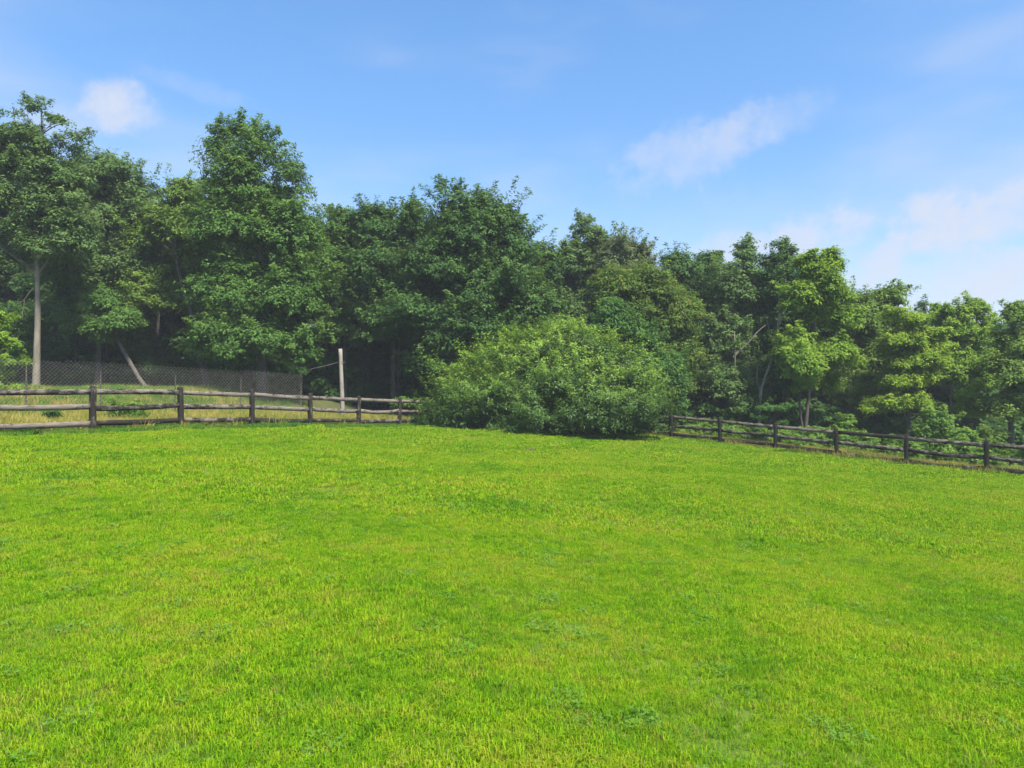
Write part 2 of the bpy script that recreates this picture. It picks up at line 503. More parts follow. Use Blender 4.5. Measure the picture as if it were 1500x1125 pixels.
sh2 = n.new('ShaderNodeVectorMath'); sh2.operation = 'ADD'
l.new(mp.outputs[0], sh2.inputs[0]); l.new(cmb.outputs[0], sh2.inputs[1])
flake = noise(n, l, sh2.outputs[0], 1.3, 7, 0.68)
mp2 = n.new('ShaderNodeMapping'); mp2.inputs['Scale'].default_value = (2.0, 45.0, 60.0)
l.new(gx.outputs['Vector'], mp2.inputs[0])
grain = noise(n, l, mp2.outputs[0], 1.5, 5, 0.6)
wood = ramp(n, l, grain, [(0.3, (0.080, 0.064, 0.050)), (0.55, (0.19, 0.157, 0.125)), (0.8, (0.35, 0.30, 0.245))])
blk = ramp(n, l, grain, [(0.3, (0.014, 0.012, 0.010)), (0.8, (0.044, 0.037, 0.031))])
mask = nmath(n, l, 'MULTIPLY', nmath(n, l, 'SUBTRACT', nmath(n, l, 'ADD', at.outputs['Fac'], 0.0), flake), 7.0)
mask = nmath(n, l, 'ADD', mask, 0.5, True)
cc = mixc(n, l, mask, wood, blk)
p = n.new('ShaderNodeBsdfPrincipled'); l.new(cc, p.inputs['Base Color']); p.inputs['Roughness'].default_value = 0.9; p.inputs['Specular IOR Level'].default_value = 0.12
bm = n.new('ShaderNodeBump'); bm.inputs['Strength'].default_value = 0.5; bm.inputs['Distance'].default_value = 0.01
l.new(nmath(n, l, 'ADD', grain, mask), bm.inputs['Height']); l.new(bm.outputs[0], p.inputs['Normal'])
o = n.new('ShaderNodeOutputMaterial'); l.new(p.outputs[0], o.inputs['Surface'])
M['board'] = mw


def plain(name, col, rough=0.6, metal=0.0):
    m, n, l = new_mat(name)
    g = n.new('ShaderNodeTexCoord')
    f = noise(n, l, g.outputs['Object'], 7.0, 5, 0.6)
    c = ramp(n, l, f, [(0.3, tuple(v * 0.65 for v in col)), (0.7, tuple(min(1, v * 1.25) for v in col))])
    p = n.new('ShaderNodeBsdfPrincipled'); l.new(c, p.inputs['Base Color'])
    p.inputs['Roughness'].default_value = rough; p.inputs['Metallic'].default_value = metal
    o = n.new('ShaderNodeOutputMaterial'); l.new(p.outputs[0], o.inputs['Surface'])
    return m


M['wire'] = plain('rusting galvanised wire', (0.56, 0.51, 0.42), 0.7, 0.0)
M['steel'] = plain('rusty steel stake', (0.09, 0.07, 0.055), 0.8)
M['pole'] = bark_mat('weathered pole wood', (0.13, 0.11, 0.085), (0.36, 0.31, 0.24), 5.0)


# ------------------------------------------------------------------ fence lines
def left_post(k): return -11.19 + 1.263 * k, 18.2 + 2.275 * k
def right_post(k): return 9.64 + 1.842 * k, 31.6 - 1.785 * k


A_ = np.array([[1.263, -1.842], [2.275, 1.785]])
kl, kr = np.linalg.solve(A_, np.array([9.64 + 11.19, 31.6 - 18.2]))
CORNER = (-11.19 + 1.263 * kl, 18.2 + 2.275 * kl)
def left_x(y): return -11.19 + 1.263 * (y - 18.2) / 2.275
def right_x(y): return 9.64 - 1.842 * (y - 31.6) / 1.785


# ------------------------------------------------------------------ ground and lawn
def graded(a, b, fine0, fine1, step, n_out):
    mid = np.arange(fine0, fine1 + 1e-6, step)
    lo = fine0 - np.geomspace(step, fine0 - a, n_out)[::-1]; hi = fine1 + np.geomspace(step, b - fine1, n_out)
    return np.concatenate([lo, mid, hi])


gxs = graded(-900, 900, -40, 45, 1.0, 14); gys = graded(-300, 1500, -10, 62, 1.0, 14)
X, Y = np.meshgrid(gxs, gys)
V = np.stack([X, Y, ground(X, Y) - 0.03], -1).reshape(-1, 3)
w = len(gxs); i, j = np.meshgrid(np.arange(len(gys) - 1), np.arange(w - 1), indexing='ij')
F = np.stack([i * w + j, i * w + j + 1, (i + 1) * w + j + 1, (i + 1) * w + j], -1).reshape(-1, 4)
o = obj('ground', mk_mesh('ground', V, F, M['litter'], smooth=True)); o['kind'] = 'structure'
EDGE = 0.55
ys = np.linspace(-12, CORNER[1] - 1.2, 110)
tt = np.linspace(0, 1, 90)
Yg = np.repeat(ys[:, None], len(tt), 1)
Xg = (left_x(ys) + EDGE)[:, None] * (1 - tt) + (right_x(ys) - EDGE)[:, None] * tt
V = np.stack([Xg, Yg, ground(Xg, Yg) - 0.012], -1).reshape(-1, 3)
w = len(tt); i, j = np.meshgrid(np.arange(len(ys) - 1), np.arange(w - 1), indexing='ij')
F = np.stack([i * w + j, i * w + j + 1, (i + 1) * w + j + 1, (i + 1) * w + j], -1).reshape(-1, 4)
o = obj('lawn', mk_mesh('lawn', V, F, M['turf'], smooth=True)); o['kind'] = 'structure'


# ------------------------------------------------------------------ scatter (for what nobody could count)
def scatter(name, P, rot, scl, idx, variants):
    c = bpy.data.collections.new(name + ' kinds')
    for k, me in enumerate(variants):
        c.objects.link(bpy.data.objects.new('%s_kind_%02d' % (name, k), me))
    me = bpy.data.meshes.new(name)
    P = np.asarray(P, np.float32)
    me.vertices.add(len(P)); me.vertices.foreach_set('co', P.ravel())
    a = me.attributes.new('rot', 'FLOAT_VECTOR', 'POINT'); a.data.foreach_set('vector', np.asarray(rot, np.float32).ravel())
    a = me.attributes.new('scl', 'FLOAT', 'POINT'); a.data.foreach_set('value', np.asarray(scl, np.float32))
    a = me.attributes.new('idx', 'INT', 'POINT'); a.data.foreach_set('value', np.asarray(idx, np.int32))
    o = obj(name, me); o['kind'] = 'stuff'
    t = bpy.data.node_groups.new(name, 'GeometryNodeTree')
    t.interface.new_socket('Geometry', in_out='INPUT', socket_type='NodeSocketGeometry')
    t.interface.new_socket('Geometry', in_out='OUTPUT', socket_type='NodeSocketGeometry')
    gi, go = t.nodes.new('NodeGroupInput'), t.nodes.new('NodeGroupOutput')
    ci = t.nodes.new('GeometryNodeCollectionInfo'); ci.inputs['Collection'].default_value = c
    ci.inputs['Separate Children'].default_value = True; ci.inputs['Reset Children'].default_value = True
    ip = t.nodes.new('GeometryNodeInstanceOnPoints'); ip.inputs['Pick Instance'].default_value = True
    for nm, ty, so in (('rot', 'FLOAT_VECTOR', 'Rotation'), ('scl', 'FLOAT', 'Scale'), ('idx', 'INT', 'Instance Index')):
        na = t.nodes.new('GeometryNodeInputNamedAttribute'); na.data_type = ty; na.inputs['Name'].default_value = nm
        t.links.new(na.outputs['Attribute'], ip.inputs[so])
    t.links.new(gi.outputs[0], ip.inputs['Points']); t.links.new(ci.outputs[0], ip.inputs['Instance'])
    t.links.new(ip.outputs[0], go.inputs[0])
    md = o.modifiers.new('scatter', 'NODES'); md.node_group = t
    return o


def blade_patch(name, rng, rad, nb, h0, h1, wid, mat, lean=0.7, wind=0.0, tuft=6):
    """a round patch of bent grass blades growing in small tufts"""
    nt = max(1, nb // tuft)
    r = rad * np.sqrt(rng.random(nt)); a = rng.random(nt) * 2 * math.pi
    T = np.stack([r * np.cos(a), r * np.sin(a)], 1)
    ti = rng.integers(0, nt, nb)
    base = T[ti] + rng.normal(0, 0.012 + wid, (nb, 2))
    h = rng.uniform(h0, h1, nb) * (0.75 + 0.5 * rng.random(nt))[ti]
    az = rng.random(nb) * 2 * math.pi
    dx = np.stack([np.cos(az), np.sin(az)], 1)
    ln = lean * rng.random(nb) * h
    side = np.stack([-dx[:, 1], dx[:, 0]], 1)
    rot = rng.normal(0, 0.6, nb); side = np.stack([side[:, 0] * np.cos(rot) - side[:, 1] * np.sin(rot), side[:, 0] * np.sin(rot) + side[:, 1] * np.cos(rot)], 1)
    wv = (wid * rng.uniform(0.6, 1.3, nb))[:, None]
    z0 = np.full((nb, 1), -0.012)
    b0 = np.concatenate([base - side * wv * 0.5, z0], 1); b1 = np.concatenate([base + side * wv * 0.5, z0], 1)
    mid = base + dx * (ln * 0.35)[:, None]
    zm = (h * 0.6)[:, None]
    m0 = np.concatenate([mid - side * wv * 0.42, zm], 1); m1 = np.concatenate([mid + side * wv * 0.42, zm], 1)
    tipz = h * np.clip(1.02 - 0.45 * ln / h, 0.3, 1)
    tp = np.concatenate([base + dx * ln[:, None] * 1.05, tipz[:, None]], 1)
    V = np.stack([b0, b1, m1, m0, tp], 1).reshape(-1, 3)
    k = np.arange(nb) * 5
    Q = np.stack([k, k + 1, k + 2, k + 3], 1); Tq = np.stack([k + 3, k + 2, k + 4], 1)
    lv = np.stack([rng.random(nb), rng.random(nb), rng.random(nt)[ti]], 1)
    return mk_mesh(name, V, [Q, Tq], mat, {'lv': np.repeat(lv, 5, 0)})


def inside_lawn(x, y, m=EDGE): return (x > left_x(y) + m) & (x < right_x(y) - m)


rng = np.random.default_rng(7)


def jitter_grid(y0, y1, step, wide=0.80, pad=1.2):
    out = []
    for y in np.arange(y0, y1, step):
        xm = y * wide + pad
        x = np.arange(-xm, xm, step)
        out.append(np.stack([x + rng.uniform(-.5, .5, len(x)) * step, y + rng.uniform(-.5, .5, len(x)) * step], 1))
    return np.concatenate(out)


def put(XY, dz=0.0): return np.column_stack([XY, ground(XY[:, 0], XY[:, 1]) + dz])


def spin(n, tilt=0.05): return np.column_stack([rng.normal(0, tilt, n), rng.normal(0, tilt, n), rng.random(n) * 6.283])


def lump(x, y, s, seed):
    """cheap smooth pseudo-noise in 0..1 for clumping"""
    r = np.random.default_rng(seed); v = 0
    for k in range(5):
        a = r.random() * 6.283; f = s * r.uniform(0.6, 1.7)
        v = v + np.sin((x * math.cos(a) + y * math.sin(a)) * f + r.random() * 6.283)
    return 0.5 + v / 10


near = [blade_patch('lawn tuft', rng, 0.24, 1150, 0.011, 0.033, 0.0033, M['lawn_blade'], 2.0) for _ in range(6)]
midv = [blade_patch('lawn tuft', rng, 0.45, 1000, 0.014, 0.041, 0.0080, M['lawn_blade'], 1.5) for _ in range(5)]
farv = [blade_patch('lawn tuft', rng, 0.80, 1300, 0.016, 0.043, 0.016, M['lawn_blade'], 1.3) for _ in range(5)]
groups = []
for (y0, y1, st, off, nv) in ((2.3, 9.5, 0.22, 0, 6), (9.2, 20, 0.42, 6, 5), (19.5, CORNER[1] - 2, 0.72, 11, 5)):
    q = jitter_grid(y0, y1, st)
    q = q[inside_lawn(q[:, 0], q[:, 1], EDGE + 0.1)]
    s = 0.70 + 0.75 * lump(q[:, 0], q[:, 1], 2.2, 3) + rng.normal(0, 0.08, len(q))
    groups.append((put(q), spin(len(q)), np.clip(s, 0.78, 1.5), off + rng.integers(0, nv, len(q))))
scatter('lawn_grass', *[np.concatenate([g[k] for g in groups]) for k in range(4)], near + midv + farv)

# rough uncut grass along both fences
rough = [blade_patch('rough tuft', rng, 0.30, 260, 0.08, 0.20, 0.012, M['rough_blade'], 0.8) for _ in range(5)]
pts = []
for f_, k0, k1 in ((left_post, -2.5, kl), (right_post, -kr if kr > 0 else kr, 6.0)):
    n_ = int(abs(k1 - k0) * 60)
    k = rng.uniform(k0, k1, n_)
    x, y = f_(k)
    nx = (1, 0) if f_ is left_post else (-0.69, -0.72)
    s = rng.uniform(-0.55, 0.62, n_) if f_ is left_post else rng.uniform(-0.4, 0.25, n_)
    pts.append(np.column_stack([x + nx[0] * s, y + nx[1] * s]))
q = np.concatenate(pts)
s = 0.45 + 0.8 * lump(q[:, 0], q[:, 1], 1.6, 9)
scatter('rough_grass', put(q, -0.02), spin(len(q)), s, rng.integers(0, 5, len(q)), rough)

# tall yellow meadow beyond the left fence, dry weedy strip beyond the right one
hay = [blade_patch('meadow tuft', rng, 0.40, 300, 0.18, 0.42, 0.014, M['hay_blade'], 0.7) for _ in range(5)]
pts = []
for y in np.arange(15, 37, 0.38):
    xl = left_x(y) - 0.3
    x = np.arange(xl - 16, min(xl, -1.0), 0.38)
    pts.append(np.column_stack([x + rng.uniform(-.2, .2, len(x)), y + rng.uniform(-.2, .2, len(x))]))
q = np.concatenate(pts)
q = q[(q[:, 1] < 33.5) & (np.abs(q[:, 0]) < q[:, 1] * 0.85 + 1)]
k = rng.uniform(-6.2, 6.5, 900); x, y = right_post(k); s = 0.15 + rng.random(900) ** 1.3 * 1.6
q = np.concatenate([q, np.column_stack([x + 0.69 * s, y + 0.72 * s])])
hay += [blade_patch('meadow tuft', rng, 0.40, 300, 0.18, 0.45, 0.014, M['rough_blade'], 0.7) for _ in range(3)]
pg = np.clip((left_x(q[:, 1]) - q[:, 0] - 4.0) / 9.0, 0.03, 0.55) * (0.3 + 1.2 * lump(q[:, 0], q[:, 1], 0.9, 77))
kind = np.where(rng.random(len(q)) < pg, 5 + rng.integers(0, 3, len(q)), rng.integers(0, 5, len(q)))
s = 0.55 + 0.75 * lump(q[:, 0], q[:, 1], 1.3, 21)
scatter('meadow_grass', put(q, -0.03), spin(len(q), 0.08), np.clip(s, 0.4, 1.4), kind, hay)


# clover leaves spread through the near lawn
def clover_patch(rng, rad, n_):
    Vs, Fs, lv, off = [], [], [], 0
    for _ in range(n_):
        r = rad * math.sqrt(rng.random()); a = rng.random() * 6.283
        c = np.array([r * math.cos(a), r * math.sin(a), rng.uniform(0.025, 0.05)])
        t0 = rng.random() * 6.283; tl = rng.normal(0, 0.25, 2); rv = rng.random(2); L = rng.uniform(0.009, 0.015)
        for m_ in range(3):
            an = t0 + m_ * 2.094
            d = np.array([math.cos(an), math.sin(an), 0.25]); sd_ = np.array([-math.sin(an), math.cos(an), 0])
            pr = np.array([c, c + d * L * .5 + sd_ * L * .5, c + d * L * 1.05 + sd_ * L * .35, c + d * L * 1.05 - sd_ * L * .35, c + d * L * .5 - sd_ * L * .5])
            pr[:, 2] += (pr[:, :2] - c[:2]) @ tl
            Vs.append(pr); Fs.append(np.arange(5) + off); off += 5
            lv += [[rv[0], rv[1], 0.6 * rng.random()]] * 5
    return mk_mesh('clover patch', np.concatenate(Vs), np.array(Fs), M['clover'], {'lv': np.array(lv)})


clv = [clover_patch(rng, 0.15, 45) for _ in range(5)]
q = jitter_grid(2.3, 11, 0.20)
d_ = lump(q[:, 0], q[:, 1], 5.5, 33)
q = q[(rng.random(len(q)) < np.clip((d_ - 0.45) * 1.2, 0.06, 0.30))]
scatter('clover', put(q), spin(len(q)), rng.uniform(0.6, 0.9, len(q)), rng.integers(0, 5, len(q)), clv)


# ------------------------------------------------------------------ wooden board fences
def slab(p0, p1, hgt, thick, segs, rng, sag=0.0, wob=0.0045):
    """a sawn board from p0 to p1 with a hand-cut, weathered outline"""
    p0, p1 = np.asarray(p0, float), np.asarray(p1, float)
    d = p1 - p0; dh = unit(np.array([d[0], d[1], 0.0])); nrm = np.array([dh[1], -dh[0], 0])
    L = np.linalg.norm(d); t = np.linspace(0, 1, segs + 1)
    C = p0 + t[:, None] * d
    C[:, 2] -= sag * 4 * t * (1 - t)
    tw = np.cumsum(rng.normal(0, wob * 0.6, segs + 1)); tw -= tw[0] + (tw[-1] - tw[0]) * t
    C[:, 2] += tw
    up = hgt / 2 + rng.normal(0, wob * 0.5, (segs + 1, 2)); th = thick / 2 + np.abs(rng.normal(0, 0.002, segs + 1))
    c = 0.006
    rings = []
    for s_, (ax, az) in enumerate(((-1, -1), (-1, 1), (1, 1), (1, -1))):
        hh = up[:, 0] if az > 0 else up[:, 1]
        rings.append(C + nrm * (ax * th)[:, None] + np.array([0, 0, 1.0]) * (az * hh)[:, None])
    V = np.stack(rings, 1)
    n_ = 4
    i, j = np.meshgrid(np.arange(segs), np.arange(4), indexing='ij'); j2 = (j + 1) % 4
    F = np.stack([i * 4 + j, i * 4 + j2, (i + 1) * 4 + j2, (i + 1) * 4 + j], -1).reshape(-1, 4)
    F = np.concatenate([F, [[3, 2, 1, 0]], [[segs * 4, segs * 4 + 1, segs * 4 + 2, segs * 4 + 3]]])
    org = p0.copy()
    al = np.stack([np.repeat(t * L, 4), np.tile([0, 0, thick, thick], segs + 1), np.tile([0, hgt, hgt, 0], segs + 1)], 1)
    return V.reshape(-1, 3) - org, F, al, org


def post_mesh(rng, dirx, w=0.14, h=1.22):
    zs = np.array([-0.35, 0.0, 0.3, 0.6, 0.9, h - 0.03, h]); sc = np.array([1, 1.0, 0.99, 0.98, 0.97, 0.95, 0.72])
    lx, ly = rng.normal(0, 0.018, 2)
    a = np.array([dirx[0], dirx[1], 0]); b = np.array([-dirx[1], dirx[0], 0]); V = []
    for z, s in zip(zs, sc):
        for (p_, q_) in ((-1, -.8), (-.8, -1), (.8, -1), (1, -.8), (1, .8), (.8, 1), (-.8, 1), (-1, .8)):
            r = w / 2 * s * (1 + rng.normal(0, 0.03))
            v = a * p_ * r + b * q_ * r; V.append([v[0] + lx * z, v[1] + ly * z, z + (rng.normal(0, 0.012) if z == h else 0)])
    k = len(zs); i, j = np.meshgrid(np.arange(k - 1), np.arange(8), indexing='ij'); j2 = (j + 1) % 8
    F = np.stack([i * 8 + j, i * 8 + j2, (i + 1) * 8 + j2, (i + 1) * 8 + j], -1).reshape(-1, 4)
    V = np.array(V)
    al = np.stack([V[:, 2], V[:, 0] * 1.0, V[:, 1]], 1)
    return mk_mesh('post', V, [F, np.arange(8)[None, :] + (k - 1) * 8], M['board'], {'along': al})


def board_fence(label, f_, ks, group, paint_fn, sags, seed):
    r = np.random.default_rng(seed)
    P = [np.array([*f_(k), 0.0]) for k in ks]
    for p_ in P: p_[2] = G(p_[0], p_[1])
    root = thing('wooden_fence', label, 'fence', tuple(P[len(P) // 2]), group)
    o0 = np.array(root.location)
    dr = unit(P[1] - P[0])
    for k, p_ in zip(ks, P):
        o_ = obj('post', post_mesh(r, dr), root, tuple(p_ - o0)); o_['paint'] = float(paint_fn(k, -1) + r.normal(0, 0.03))
    for m_ in range(len(P) - 1):
        k = ks[m_]
        for lv_, hz in enumerate((1.06, 0.64, 0.215)):
            e = r.normal(0, 0.018, 2)
            a = P[m_] + np.array([0, 0, hz + e[0]]); b = P[m_ + 1] + np.array([0, 0, hz + e[1]])
            a = a + dr * 0.045; b = b - dr * 0.045
            V, F, al, org = slab(a, b, 0.148 + r.normal(0, 0.006), 0.042, 12, r, sags.get((k, lv_), r.uniform(0, 0.02)))
            o_ = obj('rail', mk_mesh('rail', V, F, M['board'], {'along': al}), root, tuple(org - o0)); o_['paint'] = float(paint_fn(k, lv_) + r.normal(0, 0.02))
    return root


def paint_left(k, lv_):
    if lv_ < 0: return 0.62 if k != 0 else 0.53
    tb = {-2: (.42, .42, .42), -1: (.48, .41, .39), 0: (.49, .54, .62), 1: (.42, .46, .52), 2: (.42, .44, .58), 3: (.48, .46, .56), 4: (.38, .44, .52)}
    return tb.get(k, (.45, .48, .55))[lv_]


def paint_right(k, lv_):
    if lv_ < 0: return 0.70
    tb = {0: (.47, .53, .60), 1: (.45, .50, .62), 2: (.62, .54, .62), 3: (.48, .54, .62), 4: (.52, .53, .62)}
    return tb.get(k, (.46, .52, .60))[lv_]


kl_i, kr_i = int(math.floor(kl)), int(math.floor(kr if kr < 0 else -kr))
board_fence('weathered three-rail wooden fence with peeling black paint, left of the huge bush', left_post, list(range(-2, kl_i)) + [kl - 0.001],
            'weathered three-rail board fences round the lawn', paint_left, {(4, 1): 0.07, (3, 1): 0.03, (0, 0): -0.02}, 11)
board_fence('darker three-rail wooden fence running downhill to the right of the huge bush', right_post, [float(v) if False else v for v in range(-3, 7)],
            'weathered three-rail board fences round the lawn', paint_right, {(2, 2): 0.07, (3, 2): 0.07, (0, 2): -0.03, (3, 1): 0.05, (4, 1): 0.04}, 12)

# ------------------------------------------------------------------ chain-link fence
a = np.array([-16.5, 22.0]); b = np.array([-8.95, 29.0]); dl = unit(b - a); Lc = float(np.linalg.norm(b - a)); a2 = a - dl * 4.0; Lc += 4.0
nl_ = np.array([dl[1], -dl[0]])
root = thing('chain_link_fence', 'rusty chain-link wire fence in the yellow meadow behind the wooden fence', 'fence', (float(b[0]), float(b[1]), G(*b)))
o0 = np.array(root.location)
WP, HP = 0.118, 0.066
parts = []
nw = int(Lc / WP)
for k in range(nw + 1):
    s0 = Lc - k * WP
    x, y = a2 + dl * s0
    g = G(x, y)
    sag = 0.05 * math.sin(s0 * 1.1) * 0.6
    H = 1.80 + (s0 / Lc) * 0.12 + sag
    m_ = int(H / HP)
    pz = g + 0.02 + np.arange(m_ + 1) * HP + sag * 0
    sg = np.where(np.arange(m_ + 1) % 2 == 0, 0.5, -0.5) * WP * (1 if k % 2 else 1)
    pp = np.column_stack([x + dl[0] * sg + nl_[0] * 0.012 * np.sin(pz * 3 + s0), y + dl[1] * sg + nl_[1] * 0.012 * np.sin(pz * 3 + s0), pz]) - o0
    parts.append(tube(pp, np.full(m_ + 1, 0.0046), 3))
V, F = join(parts)
o = obj('wire_mesh', mk_mesh('wire_mesh', V, F, M['wire']), root); o['kind'] = 'stuff'
for s0 in (Lc, Lc - 2.55, Lc - 5.0, Lc - 7.45, Lc - 9.6, Lc - 12.2):
    x, y = a2 + dl * s0 - nl_ * 0.05
    g = G(x, y)
    V, F = tube([(0, 0, -0.3), (0, 0, 0.8), (0.01, 0, 1.60)], [0.022, 0.022, 0.02], 6)
    obj('stake', mk_mesh('stake', V, F, M['steel']), root, tuple(np.array([x, y, g]) - o0))

# tall pole behind the fence and its slack wire
yp = 31.2
xb, xt = (502.5 - 750) / 1000 * yp, (498.5 - 750) / 1000 * yp
gz = G(xb, yp); zt = CAM_Z + (562.5 - 511) / 1000 * yp
pole = thing('pole', 'bare grey wooden pole standing tall behind the left wooden fence', 'pole', (xb, yp, gz))
r = np.random.default_rng(5)
zz = np.linspace(-0.4, zt - gz, 12)
V, F = tube(np.column_stack([(xt - xb) * zz / (zt - gz), np.zeros(12), zz]), np.linspace(0.10, 0.085, 12), 10, r, 0.03)
cap = np.arange(10)[None, :] + len(V) - 10
obj('shaft', mk_mesh('shaft', V, [F, cap], M['pole']), pole)
z0 = CAM_Z + (562.5 - 530.5) / 1000 * yp
V, F = tube([(-0.125, 0, z0 - gz), (0.0, -0.125, z0 - gz + 0.02), (0.125, 0, z0 - gz), (0, 0.125, z0 - gz - 0.01), (-0.125, 0.0, z0 - gz)], [0.012] * 5, 5)
obj('wire_loop', mk_mesh('wire_loop', V, F, M['steel']), pole)
x0 = xb + (xt - xb) * 0.8 - 0.12
x1, z1 = px_xz(440, 543, 33.5)
tq = np.linspace(0, 1, 14)
wp = np.column_stack([x0 + (x1 - x0) * tq, yp + (33.5 - yp) * tq, z0 + (z1 - z0) * tq - 0.035 * 4 * tq * (1 - tq)])
V, F = tube(wp - wp[0], np.full(14, 0.006), 4)
o = obj('wire', mk_mesh('wire', V, F, M['wire']), None, tuple(wp[0]))
o['label'] = 'slack wire running left from the tall grey pole into the trees'; o['category'] = 'wire'


# ------------------------------------------------------------------ trees
def lobes_from(px_lobes, d, base, depth=0.95):
    out = []
    for L in px_lobes:
        px, py, rx, ry = L[:4]; dd = d + (L[4] if len(L) > 4 else 0.0)
        x, z = px_xz(px, py, dd)
        rx, rz = rx / 1000 * dd, ry / 1000 * dd
        out.append((x - base[0], dd - base[1], z - base[2], rx, max(rx * depth, 0.5 * rz), rz))
    return out


def tree(label, d, trunk_px, lobes_px, leaf, bark, n_leaf, rad=(0.2, 0.03), L=0.2, bough=1.0, seed=0, cat='tree', name='tree', group=None,
         limbs=14, extra=None, **kw):
    r = np.random.default_rng(seed)
    n_leaf = int((n_leaf or 0) * 2.6); L *= 0.72; bough *= 0.72
    bx = (trunk_px[0][0] - 750) / 1000 * d
    base = (bx, d, G(bx, d))
    root = thing(name, label, cat, base, group)
    path = [np.array([0, 0, -0.3]), np.array([0.0, 0, 0.15])]
    for (px, py) in trunk_px[1:]:
        x, z = px_xz(px, py, d); path.append(np.array([x - bx, r.normal(0, 0.12), z - base[2]]))
    Pth = resample(path, 16)
    parts = [tube(Pth, np.linspace(rad[0], rad[1], 16) * (1 + 0.25 * np.exp(-np.linspace(0, 16, 16))), 8, r, 0.05)]
    if lobes_px:
        lb = lobes_from(lobes_px, d, base)
        V, F, lv, C = crown_geo(r, lb, n_leaf, L, bough, **kw)
        if limbs:
            for c in C[r.choice(len(C), min(limbs, len(C)), replace=False)]:
                zt_ = c[2] - r.uniform(0.4, 0.9) * (0.6 + 0.6 * np.hypot(c[0] - np.interp(c[2], Pth[:, 2], Pth[:, 0]), c[1]))
                zt_ = np.clip(zt_, Pth[:, 2].max() * 0.25, Pth[:, 2].max() * 0.95)
                s = np.array([np.interp(zt_, Pth[:, 2], Pth[:, k]) for k in range(3)])
                mdp = 0.5 * (s + c) + np.array([0, 0, 0.12 * np.linalg.norm(c - s)]) + r.normal(0, 0.12, 3)
                rr = np.interp(zt_, Pth[:, 2], np.linspace(rad[0], rad[1], 16)) * 0.45 + 0.012
                parts.append(tube(resample([s, mdp, c], 7), np.linspace(rr, 0.012, 7), 5, r, 0.05))
    for path_px, r0, r1 in (extra or []):
        pp = []
        for q_ in path_px:
            x, z = px_xz(q_[0], q_[1], d); pp.append((x - bx, (q_[2] if len(q_) > 2 else 0.0), z - base[2]))
        parts.append(tube(resample(pp, 9), np.linspace(r0, r1, 9), 6, r, 0.05))
    TV, TF = join(parts)
    obj('trunk', mk_mesh('trunk', TV, TF, M[bark], smooth=True), root)
    if lobes_px:
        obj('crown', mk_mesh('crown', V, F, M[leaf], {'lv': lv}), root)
    return root


tree('tall tree with a straight pale trunk at the left edge', 31, [(52, 600), (52, 560), (53, 480), (55, 400), (52, 330), (57, 260), (62, 200), (62, 165)],
     [(18, 168, 26, 18), (52, 160, 24, 16), (86, 178, 24, 18), (112, 204, 20, 20), (40, 204, 38, 22), (78, 220, 38, 24), (-5, 214, 38, 24), (20, 250, 44, 26), (85, 262, 50, 28), (-8, 296, 48, 30), (78, 306, 54, 32), (26, 340, 46, 28), (70, 366, 48, 28), (20, 390, 40, 22), (-40, 200, 40, 50), (-44, 330, 46, 70), (106, 350, 40, 40)],
     'grey_leaf', 'bark_pale', 40000, (0.155, 0.03), 0.17, 0.78, 1, limbs=26, taper=0.2, shoots=1.4,
     extra=[([(49, 422), (40, 432), (36, 440), (25, 446)], 0.035, 0.008), ([(36, 440), (34, 452), (32, 468)], 0.02, 0.006), ([(52, 395), (38, 404), (24, 402), (15, 412)], 0.035, 0.008),
            ([(53, 405), (72, 380), (86, 350)], 0.05, 0.015), ([(53, 380), (34, 350), (22, 320)], 0.05, 0.015)])
tree('broad grey-green tree right of the pale-trunked tree', 36, [(140, 600), (142, 540), (150, 420), (160, 330), (170, 250)],
     [(168, 262, 46, 48), (140, 320, 62, 55), (200, 300, 36, 45), (215, 340, 36, 50), (125, 400, 75, 50), (190, 400, 55, 50), (150, 470, 70, 36), (120, 250, 30, 36)],
     'grey_leaf', 'bark_dark', 40000, (0.17, 0.04), 0.2, 1.05, 202)
tree('dim layered understory tree between the pale trunk and the leaning stem', 37.5, [(112, 600), (112, 540), (112, 440)],
     [(85, 455, 46, 28), (140, 490, 56, 26), (95, 520, 70, 22), (200, 505, 44, 30), (235, 540, 44, 24), (20, 480, 50, 40), (150, 545, 60, 18), (40, 540, 60, 22)], 'deep', 'bark_dark', 20000, (0.1, 0.03), 0.2, 0.8, 30, flat=0.5, shoots=0.5)
tree('light olive tree with a crooked dark trunk left of the twin-peaked maple', 34.5, [(303, 600), (302, 560), (296, 515), (288, 478), (274, 438), (262, 400), (256, 368), (262, 320)],
     [(262, 300, 34, 42), (240, 360, 50, 50, 1.4), (292, 370, 36, 60, 1.0), (250, 430, 48, 40, 1.6), (225, 330, 25, 40), (300, 440, 30, 40, 1.0), (215, 430, 40, 50, 1.0), (300, 500, 30, 30, 1.8), (278, 335, 36, 36, -0.8), (240, 310, 26, 34)],
     'olive', 'bark_dark', 36000, (0.19, 0.05), 0.19, 0.95, 3, extra=[([(288, 478), (300, 440), (304, 400)], 0.08, 0.03)])
tree('tallest dark maple with a twin-peaked top near the tall grey pole', 33, [(385, 600), (385, 560), (384, 480), (380, 380), (372, 280), (370, 220)],
     [(330, 222, 32, 50), (384, 226, 34, 44), (352, 270, 48, 52), (418, 270, 34, 46), (345, 335, 62, 56), (415, 350, 60, 62), (345, 425, 72, 56), (425, 430, 58, 56),
      (375, 505, 88, 46), (455, 350, 34, 46), (330, 500, 50, 46), (440, 512, 34, 40), (355, 190, 22, 24)],
     'maple', 'bark_dark', 57000, (0.26, 0.04), 0.19, 1.0, 4, shoots=1.6)
